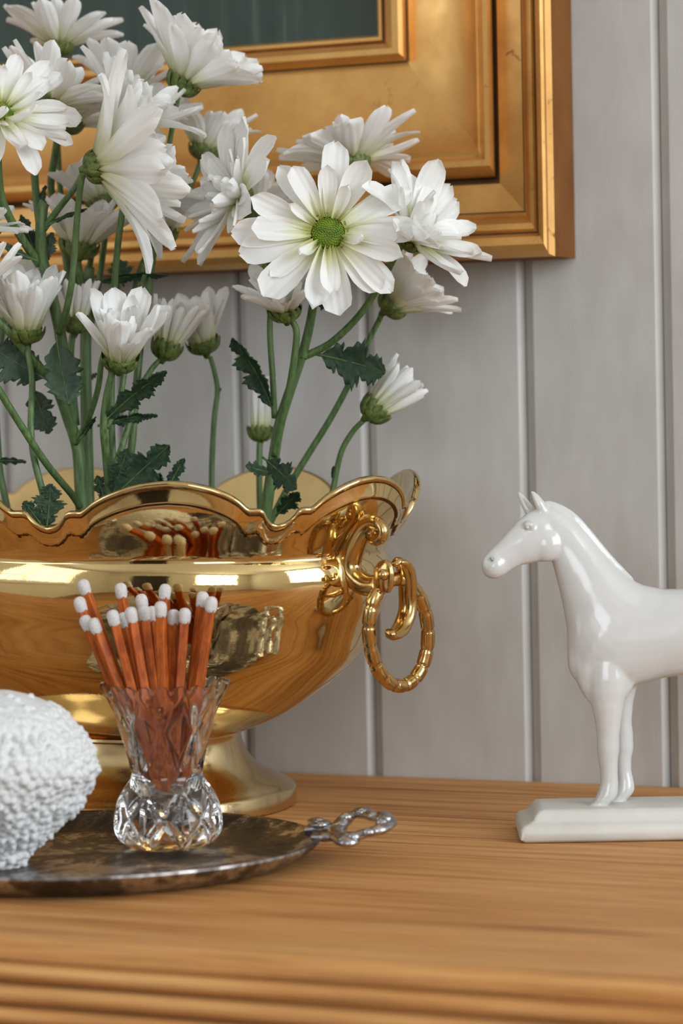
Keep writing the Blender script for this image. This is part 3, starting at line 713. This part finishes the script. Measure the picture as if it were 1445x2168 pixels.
# ------------------------------------------------------------------ daisies
def petal_mesh(bend, cup, wid, tw=0.0, tip=.28):
    nu, nv = 10, 6; vs, fs = [], []
    pos = V((0, 0, 0)); ang = 0
    cen = []
    for i in range(nu+1):
        u = i/nu; ang = bend*u*u if bend > 0 else bend*u
        cen.append((pos.copy(), ang)); pos = pos + V((sin(ang), 0, cos(ang)))/nu
    for i in range(nu+1):
        u = i/nu; p, a = cen[i]
        w_ = wid*.5*(.36 + .64*min(1, u/.6)**.8)
        if u > 1-tip: w_ *= sqrt(max(.012, 1-((u-(1-tip))/tip)**2))
        nx = V((cos(a), 0, -sin(a)))
        for j in range(nv+1):
            v = j/nv*2-1
            o_ = -cup*wid*v*v*(1-.4*u) + .035*wid*cos(v*3*pi)*(1-u*u)
            c_, s_ = cos(tw*u), sin(tw*u)
            q = V((o_, v*w_, 0)); q = V((q.x*c_ - q.y*s_, q.x*s_ + q.y*c_, 0))
            vs.append(p + nx*q.x + V((0, q.y, 0)))
    for i in range(nu):
        for j in range(nv):
            a = i*(nv+1)+j; fs.append((a, a+1, a+nv+2, a+nv+1))
    m = mesh('petal', vs, fs); m.materials.append(M['petal']); return m
PM = [petal_mesh(.35, .25, .34), petal_mesh(.1, .35, .31), petal_mesh(-.35, .3, .33), petal_mesh(.75, .2, .35, .15), petal_mesh(-.15, .45, .30, -.2), petal_mesh(.2, .3, .36, .25, .2), petal_mesh(1.15, .2, .36, -.1)]
PB = [petal_mesh(-.30, .55, .24, 0, .2), petal_mesh(-.15, .6, .22, .1, .2), petal_mesh(.05, .55, .23, -.1, .22)]
PN = [petal_mesh(-.6, .6, .26, 0, .25), petal_mesh(-1.0, .5, .24, .2, .25), petal_mesh(-.3, .7, .24, -.2, .25)]
def head_mesh(R_, hgt):
    mb = MB()
    mb.rings([[V((r_*cos(2*pi*j/18), r_*sin(2*pi*j/18), z)) for j in range(18)] for r_, z in [(R_*.16, -R_*.35), (R_*.28, -.0004), (R_*.62, hgt*.16), (R_*.86, hgt*.45), (R_*.95, hgt*.8), (R_*.9, hgt), (R_*.6, hgt*1.08), (R_*.05, hgt*1.12)]])
    for row, (n, z0, z1, ra, rb) in enumerate([(9, -.03, .52, .42, .98), (11, .15, .85, .72, 1.08), (13, .40, 1.22, .90, 1.14)]):
        for k in range(n):
            th = 2*pi*(k + .5*(row % 2))/n + random.uniform(-.1, .1); hw = pi/n*.95
            rg = []
            for q, wq in ((0, .5), (.35, .95), (.7, .85), (1.0, .25)):
                r_ = R_*(ra + (rb-ra)*sin(q*pi/2)) + .0002; z = hgt*(z0 + (z1-z0)*q)
                bulge = R_*.07*sin(pi*min(1, q+.15))
                rg.append([V(((r_+o2)*cos(th+a*hw*wq), (r_+o2)*sin(th+a*hw*wq), z)) for a, o2 in ((-1, -.0001), (-.5, bulge*.8), (0, bulge), (.5, bulge*.8), (1, -.0001))])
            n_ = 5; b0 = len(mb.v); mb.v += [p for r in rg for p in r]
            for i in range(3):
                for j in range(4): a = b0+i*n_+j; mb.f.append((a, a+1, a+n_+1, a+n_))
    m = mesh('flower_head', mb.v, mb.f); m.materials.append(M['calyx']); return m
HM = {}
def disc_mesh():
    mb = MB().ball((0, 0, -.0016), .0062, 20, 8, (1, 1, .42))
    for k in range(150):
        r_ = .0060*sqrt((k+.5)/150); th = k*2.39996; z = -.0016 + .42*sqrt(max(0, .0062**2-r_*r_))
        mb.ball((r_*cos(th), r_*sin(th), z), .00042, 5, 4, (1, 1, 1.5))
    m = mesh('disc', mb.v, mb.f); m.materials.append(M['disc']); return m
DM = disc_mesh()
class Spray:
    def __init__(s, name, label, base, group=None):
        s.r = thing(name, label, 'flower', base, group); s.o = V(base)
    def stem(s, pts, r0_, r1_):
        P = [at(*p) for p in pts]; n = len(P)
        d = pts[0][2]; rad = [(r0_ + (r1_-r0_)*i/(n-1))*d/F for i in range(n)]
        MB().tube(P, rad, 10, sub=5, prof=[1, .9]).build('stem', M['stem'], s.r, True, off=s.o); return s
    def head(s, x, y, D, al, be, L, to, ti, rows, kind='open', disc=False, cs=1.0, seed=0, wm=1.14):
        rnd = random.Random(int(x*7+y*13)+seed)
        al, be = radians(al), radians(be); ax = (rt*(cos(al)*cos(be)) + up*(sin(al)*cos(be)) - fw*sin(be)).normalized()
        Lm = L*D/F
        q = ax.to_track_quat('Z', 'Y') @ Euler((0, 0, rnd.uniform(0, 6))).to_quaternion()
        R_, hg = {'open': (.0066, .0054), 'bud': (.0064, .0068)}[kind]
        R_ *= cs; hg *= cs
        key = (kind, round(cs, 2))
        if key not in HM: HM[key] = head_mesh(R_, hg)
        h = link('flower_head', HM[key], s.r); h.location = at(x, y, D) - s.o; h.rotation_mode = 'QUATERNION'; h.rotation_quaternion = q
        n_rows = len(rows)
        for k, cnt in enumerate(rows):
            f = k/max(1, n_rows-1) if n_rows > 1 else 0
            th = to + (ti-to)*f; Lk = Lm*(1-.42*f) if kind == 'open' else Lm*(1-.16*f)
            rr_ = R_*(.78-.34*f) if not disc else R_*(1.0-.08*f)
            for i in range(cnt):
                az = 2*pi*(i + .5*(k % 2))/cnt + rnd.uniform(-.17, .17)
                tt = radians(th + rnd.uniform(-11, 10)*(1 if kind == 'open' else .4))
                lib = (PB if kind == 'bud' else (PN if (f > .75 and n_rows > 2) else PM))
                me_ = lib[rnd.randrange(len(lib) - (1 if (lib is PM and rnd.random() < .75) else 0))]
                p = link('petal', me_, h)
                sL = Lk*rnd.uniform(.86, 1.06)
                M3 = Matrix.Rotation(az, 4, 'Z') @ Matrix.Translation((rr_, 0, hg*(.92+.12*f))) @ Matrix.Rotation(tt, 4, 'Y') @ Matrix.Rotation(rnd.uniform(-.25, .25), 4, 'Z') @ Matrix.Diagonal((sL, sL*rnd.uniform(.85, 1.12)*(wm if kind == 'open' else .95), sL, 1))
                p.matrix_basis = M3
        if disc:
            d_ = link('disc', DM, h); d_.location = (0, 0, hg*1.3); d_.scale = (cs, cs, cs)
        return s
    def leaf(s, b, t, wpx, roll=0.0, curl=.15, lobes=3, depth=.5, seed=1, droop=0.0):
        B, T = at(*b), at(*t); ax = T-B; L = ax.length; ax.normalize()
        side = ax.cross(-fw).normalized(); side = Matrix.Rotation(radians(roll), 3, ax) @ side; nr = side.cross(ax)
        rnd = random.Random(seed); n = 60; nv = 4; wm = wpx*b[2]/F
        vs, fs = [], []
        def wd(u, sg):
            e = sin(pi*min(1, max(0, (u-.10)/.90))**.85)**.75 if u > .10 else .0
            ph = u*lobes + (.18 if sg > 0 else 0); lob = 1 - (depth+.08)*(abs(((ph) % 1) - .62)/.62)**1.3 if u < .93 else 1
            ser = 1 - .30*((u*lobes*4.0 + .3*sg) % 1)
            return max(.035, e*lob*ser)*wm
        for i in range(n+1):
            u = i/n
            for sg in (-1, 1):
                w_ = wd(u, sg)
                for j in range(nv+1) if sg > 0 else range(nv, 0, -1):
                    v = j/nv; fwd = .42*v*w_*(1-u*.4)
                    p = ax*(u*L*.93 + fwd) + side*(sg*v*w_) + nr*(curl*(v*w_*1.3) - .10*L*sin(pi*u)*(.3+curl) + .0004*sin(v*9+u*21+seed)) 
                    p += V((0, 0, -droop*L*u*u))
                    vs.append(B - s.o + p)
        m = 2*nv+1
        for i in range(n):
            for j in range(m-1): a = i*m+j; fs.append((a, a+1, a+m+1, a+m))
        mb = MB().add(vs, fs)
        o = mb.build('leaf', M['leaf'], s.r)
        md = o.modifiers.new('thickness', 'SOLIDIFY'); md.thickness = .00035
        vein = MB().tube([B - s.o + ax*(u*L*.93) + nr*(-.10*L*sin(pi*u)*(.3+curl)) + V((0, 0, -droop*L*u*u)) for u in [k/8 for k in range(9)]], [.0006*(1-.75*k/8) for k in range(9)], 6)
        vein.build('leaf_vein', M['stem'], o); return s
def dwn(p, z=.112):   # continue a stem down into the foam below the pixel point
    return p
# --- tall right-hand spray
A = Spray('daisy_spray', 'right spray of white daisies with a wide open green-eyed bloom', at(560, 1130, 1.225))
A.stem([(556, 1150, 1.228), (563, 1085, 1.225), (575, 1000, 1.222), (590, 905, 1.22), (612, 832, 1.218), (640, 750, 1.215), (655, 690, 1.21), (666, 630, 1.203), (684, 560, 1.19), (694, 505, 1.178)], 14, 8)
A.stem([(637, 757, 1.215), (665, 745, 1.214), (705, 722, 1.210), (760, 668, 1.203), (806, 600, 1.197), (838, 540, 1.192), (853, 516, 1.19)], 9, 6.5)
A.stem([(664, 650, 1.206), (690, 590, 1.212), (722, 510, 1.225), (745, 430, 1.236), (754, 392, 1.238), (752, 368, 1.238)], 8, 7)
A.stem([(580, 965, 1.220), (597, 890, 1.212), (613, 820, 1.206), (624, 750, 1.202), (627, 700, 1.200), (612, 672, 1.198)], 9, 7)
A.stem([(581, 885, 1.22), (577, 800, 1.216), (571, 700, 1.215), (574, 600, 1.214), (565, 530, 1.210), (549, 465, 1.203), (530, 432, 1.20)], 7, 6)
A.stem([(572, 640, 1.216), (556, 540, 1.24), (540, 490, 1.25), (532, 468, 1.253)], 6, 6)
A.head(694, 503, 1.176, 90, 78, 158, 86, 66, [13, 8, 4], disc=True, cs=1.12, seed=3, wm=1.2)
A.head(752, 366, 1.238, 98, -12, 150, 72, 40, [15, 12, 9], seed=1)
A.head(852, 516, 1.188, 38, 30, 156, 62, 20, [11, 9, 6, 4], seed=2)
A.head(606, 678, 1.197, 100, 26, 104, 44, 12, [11, 10, 9, 8], seed=2)
A.head(528, 430, 1.200, 158, 22, 150, 72, 30, [15, 13, 11, 8])
A.head(531, 468, 1.255, 72, 5, 118, 42, 22, [12, 9, 7])
A.leaf((664, 748, 1.214), (826, 790, 1.20), 62, 12, .12, 3, .5, 4)
A.leaf((582, 880, 1.219), (484, 704, 1.205), 40, -42, .35, 4, .5, 5)
A.leaf((556, 968, 1.215), (632, 1040, 1.19), 38, 18, .1, 3, .45, 6)
A.leaf((574, 1000, 1.216), (517, 985, 1.20), 20, 30, .1, 3, .4, 7)
A.leaf((584, 1092, 1.215), (636, 1040, 1.20), 26, 20, .1, 3, .45, 8)
A.leaf((664, 628, 1.20), (694, 652, 1.19), 16, 15, .1, 2, .4, 9)
A.leaf((580, 640, 1.22), (520, 616, 1.23), 14, 20, .1, 3, .4, 10)
# --- single stems at the right
B_ = Spray('single_daisy', 'half open white daisy leaning right, low beside the green-eyed bloom', at(600, 1075, 1.245))
B_.stem([(560, 1130, 1.245), (600, 1050, 1.245), (640, 982, 1.243), (700, 885, 1.238), (745, 800, 1.232), (782, 718, 1.225), (800, 682, 1.222), (806, 668, 1.22)], 8, 6)
B_.head(812, 660, 1.22, 40, 8, 130, 40, 12, [12, 11, 10, 8], seed=5)
B_ = Spray('single_daisy', 'rightmost white daisy bud on a short stem above the bowl rim', at(705, 1060, 1.235))
B_.stem([(694, 1100, 1.235), (706, 1030, 1.235), (722, 958, 1.232), (746, 915, 1.23), (768, 892, 1.228)], 7, 6)
B_.head(774, 884, 1.228, 42, 0, 108, 20, 4, [13, 12, 10], 'bud', cs=1.05)
B_.leaf((705, 1018, 1.235), (706, 985, 1.235), 6, 30, .1, 2, .3, 31)
B_ = Spray('single_daisy', 'closed white daisy bud behind the right spray', at(548, 1100, 1.26))
B_.stem([(552, 1130, 1.262), (549, 1040, 1.26), (549, 960, 1.26), (550, 932, 1.26)], 7, 7)
B_.head(551, 934, 1.26, 90, -2, 112, 5, 0, [12, 10, 8], 'bud', cs=.85)
B_ = Spray('single_daisy', 'pinkish white cupped daisy on a lone thin stem left of the right spray', at(448, 1060, 1.26))
B_.stem([(450, 1110, 1.26), (448, 1000, 1.26), (453, 890, 1.257), (460, 828, 1.255), (453, 785, 1.253), (444, 755, 1.252)], 7, 5)
B_.head(436, 748, 1.25, 104, 14, 108, 22, 6, [11, 10, 8], seed=4, cs=1.05)
B_.leaf((459, 832, 1.255), (468, 822, 1.255), 4, 30, .1, 2, .3, 32)
# --- thick centre-left spray
A = Spray('daisy_spray', 'thick forked central spray carrying the largest side-on white bloom', at(170, 1100, 1.222))
A.stem([(176, 1150, 1.222), (172, 1060, 1.222), (165, 955, 1.22), (144, 885, 1.216), (124, 830, 1.212), (108, 800, 1.208)], 15, 12)
A.stem([(108, 802, 1.208), (72, 765, 1.203), (30, 715, 1.197), (-25, 650, 1.19), (-45, 560, 1.19), (-44, 500, 1.19)], 10, 8)
A.stem([(152, 905, 1.218), (140, 790, 1.214), (127, 705, 1.210), (108, 620, 1.206), (90, 550, 1.203), (86, 490, 1.200), (90, 440, 1.2), (95, 428, 1.2)], 13, 12)
A.stem([(84, 560, 1.204), (50, 510, 1.195), (18, 455, 1.185), (0, 400, 1.178), (-6, 300, 1.17)], 10, 8)
A.stem([(92, 485, 1.200), (125, 440, 1.196), (158, 398, 1.19), (176, 362, 1.188)], 8, 6)
A.stem([(124, 705, 1.205), (142, 650, 1.198), (155, 570, 1.192), (163, 460, 1.187), (170, 395, 1.183), (177, 365, 1.18)], 8, 6.5)
A.stem([(90, 520, 1.204), (78, 430, 1.215), (72, 350, 1.22), (71, 285, 1.222), (80, 250, 1.222)], 9, 8)
A.stem([(160, 940, 1.218), (190, 880, 1.205), (208, 820, 1.195), (214, 770, 1.19), (222, 745, 1.19)], 7, 6)
A.head(178, 358, 1.18, 12, -4, 238, 60, 16, [14, 13, 12, 9], seed=6, cs=1.0, wm=1.0)
A.head(-12, 258, 1.165, 50, 40, 150, 74, 46, [15, 12, 8], disc=True, seed=2)
A.head(94, 246, 1.222, 64, -6, 145, 58, 26, [14, 11, 8], seed=3, cs=1.15)
A.head(-44, 498, 1.19, 60, 10, 90, 60, 20, [12, 9, 6])
A.leaf((118, 708, 1.195), (148, 868, 1.185), 52, -18, .15, 2, .2, 11)
A.leaf((104, 806, 1.205), (-22, 735, 1.20), 66, 10, .15, 3, .35, 12)
A.leaf((66, 815, 1.222), (106, 926, 1.222), 42, 15, .1, 2, .55, 13)
A.leaf((80, 545, 1.208), (42, 448, 1.212), 22, 25, .15, 3, .45, 14)
A.leaf((94, 560, 1.206), (112, 488, 1.206), 20, 20, .1, 3, .4, 15)
A.leaf((78, 552, 1.2), (-10, 510, 1.19), 13, 40, .2, 2, .15, 16)
A.leaf((80, 455, 1.212), (98, 388, 1.212), 9, 30, .2, 1, .1, 17)
A.leaf((98, 478, 1.198), (190, 440, 1.188), 6, 40, .2, 3, .2, 18)
A.leaf((170, 930, 1.212), (205, 880, 1.20), 7, 20, .1, 2, .2, 19)
# --- second thick upright stem
A = Spray('daisy_spray', 'straight upright spray behind the forked one with many small daisies', at(190, 1100, 1.25))
A.stem([(188, 1150, 1.25), (186, 1040, 1.25), (183, 900, 1.248), (181, 740, 1.246), (184, 620, 1.245), (190, 565, 1.245)], 15, 11)
A.stem([(188, 585, 1.245), (172, 630, 1.235), (158, 690, 1.23), (150, 760, 1.23), (162, 900, 1.235)], 7, 8)
A.stem([(188, 575, 1.245), (198, 520, 1.25), (215, 480, 1.257), (228, 450, 1.26)], 7, 6)
A.stem([(186, 640, 1.246), (172, 590, 1.238), (166, 560, 1.235), (164, 545, 1.235)], 8, 7)
A.stem([(186, 720, 1.246), (150, 600, 1.255), (128, 480, 1.26), (108, 400, 1.255), (116, 330, 1.25), (124, 285, 1.248), (128, 270, 1.248)], 9, 8)
A.stem([(186, 660, 1.246), (140, 500, 1.27), (126, 380, 1.277), (118, 200, 1.28), (122, 100, 1.28)], 7, 7)
A.stem([(190, 700, 1.247), (215, 560, 1.255), (240, 330, 1.262), (250, 280, 1.262)], 7, 7)
A.head(164, 548, 1.235, 82, 6, 128, 42, 14, [13, 12, 10, 7], seed=8, cs=1.22)
A.head(228, 448, 1.26, 112, 0, 120, 32, 14, [13, 11, 8], seed=9, cs=1.1)
A.head(130, 276, 1.248, 62, -8, 105, 58, 30, [12, 9, 6], cs=1.08)
A.head(124, 116, 1.28, 84, -4, 132, 62, 28, [14, 11, 8], seed=5, cs=.85)
A.head(252, 282, 1.222, 58, 5, 165, 52, 22, [14, 12, 9, 6], seed=10)
A.head(258, 222, 1.27, 80, -5, 125, 40, 18, [13, 10, 8], seed=11)
A.leaf((196, 602, 1.24), (368, 582, 1.225), 18, 55, .3, 4, .4, 20)
A.leaf((262, 606, 1.245), (248, 545, 1.25), 32, 10, .1, 3, .4, 21)
A.leaf((188, 672, 1.25), (258, 625, 1.255), 26, 15, .1, 3, .45, 22)
A.leaf((186, 805, 1.25), (206, 790, 1.25), 6, 15, .1, 2, .2, 23)
# --- spray with the cup shaped bloom and blooms just right of it
A = Spray('daisy_spray', 'slender spray with a cup shaped white daisy low in front', at(232, 1080, 1.20))
A.stem([(240, 1130, 1.205), (232, 1050, 1.20), (224, 960, 1.195), (219, 905, 1.19), (224, 850, 1.187), (236, 795, 1.184), (246, 780, 1.184)], 10, 7)
A.stem([(228, 1010, 1.20), (243, 985, 1.21), (268, 915, 1.218), (288, 840, 1.222), (318, 785, 1.225), (338, 762, 1.226)], 8, 6)
A.stem([(252, 1110, 1.235), (262, 1060, 1.232), (278, 950, 1.228), (286, 850, 1.228), (300, 700, 1.23), (314, 620, 1.232), (322, 550, 1.234), (328, 525, 1.234)], 9, 8)
A.stem([(246, 1090, 1.225), (236, 900, 1.222), (238, 700, 1.218), (244, 580, 1.213), (254, 480, 1.208), (266, 424, 1.207), (285, 408, 1.206)], 8, 7)
A.stem([(225, 905, 1.193), (248, 860, 1.20), (262, 800, 1.20), (270, 720, 1.21), (300, 560, 1.25), (400, 400, 1.27), (425, 340, 1.272)], 6, 6)
A.head(252, 783, 1.183, 82, 30, 142, 30, 6, [9, 9, 9, 8], seed=12, cs=1.1, wm=1.1)
A.head(344, 760, 1.226, 72, -4, 98, 26, 10, [12, 10, 8], 'bud', cs=1.0)
A.head(330, 520, 1.234, 84, -2, 105, 42, 18, [13, 11, 8], seed=13, cs=1.25)
A.head(290, 406, 1.206, 40, -6, 118, 48, 24, [12, 10, 8], seed=14, cs=1.15)
A.stem([(262, 800, 1.20), (272, 700, 1.215), (318, 540, 1.235), (345, 380, 1.235), (368, 250, 1.228), (376, 206, 1.226)], 6, 6)
A.head(374, 196, 1.226, 56, 4, 172, 58, 20, [14, 13, 11, 8], seed=21, cs=1.1)
A.head(426, 338, 1.273, 74, 0, 118, 46, 18, [13, 10, 8], seed=15)
A.leaf((230, 1062, 1.19), (368, 934, 1.175), 48, 12, .12, 3, .5, 24)
A.leaf((236, 1060, 1.195), (272, 942, 1.19), 34, 15, .1, 3, .5, 25)
A.leaf((226, 1066, 1.20), (204, 1002, 1.20), 20, 20, .1, 3, .4, 26)
A.leaf((214, 898, 1.19), (362, 778, 1.165), 34, 30, .25, 4, .5, 27)
A.leaf((206, 902, 1.20), (342, 878, 1.20), 20, 48, .3, 4, .45, 28)
A.leaf((352, 1040, 1.205), (392, 966, 1.20), 18, 20, .1, 2, .35, 29)
A.leaf((322, 1040, 1.205), (340, 1000, 1.20), 16, 20, .1, 2, .35, 30)
# --- stems at the left edge
A = Spray('daisy_spray', 'leftmost spray with a cupped white daisy behind crossing stems', at(95, 1100, 1.19))
A.stem([(100, 1135, 1.19), (94, 1060, 1.19), (72, 970, 1.19), (65, 900, 1.192), (68, 810, 1.197), (58, 740, 1.20), (54, 725, 1.20)], 8, 7)
A.stem([(170, 1075, 1.212), (150, 1045, 1.208), (100, 985, 1.19), (50, 910, 1.178), (0, 830, 1.168), (-50, 740, 1.16), (-40, 640, 1.17)], 8, 8)
A.stem([(22, 1110, 1.25), (10, 1050, 1.25), (-2, 980, 1.25), (-10, 800, 1.25), (5, 700, 1.25), (15, 650, 1.25)], 8, 7)
A.head(54, 725, 1.20, 86, 14, 140, 30, 6, [11, 10, 10, 8], cs=1.1, seed=16)
A.head(18, 660, 1.25, 88, 0, 100, 36, 15, [12, 10, 8], seed=17)
A.head(158, 705, 1.225, 88, 0, 86, 24, 8, [12, 10], 'bud', cs=.95)
A.head(-44, 640, 1.17, 100, 0, 120, 50, 20, [12, 10])
A.leaf((98, 1122, 1.178), (108, 1018, 1.175), 42, -5, .1, 3, .5, 33)
A.leaf((92, 1118, 1.178), (48, 1058, 1.172), 26, 5, .1, 3, .5, 34)
A.leaf((-20, 976, 1.22), (60, 978, 1.215), 11, 35, .2, 4, .4, 35)
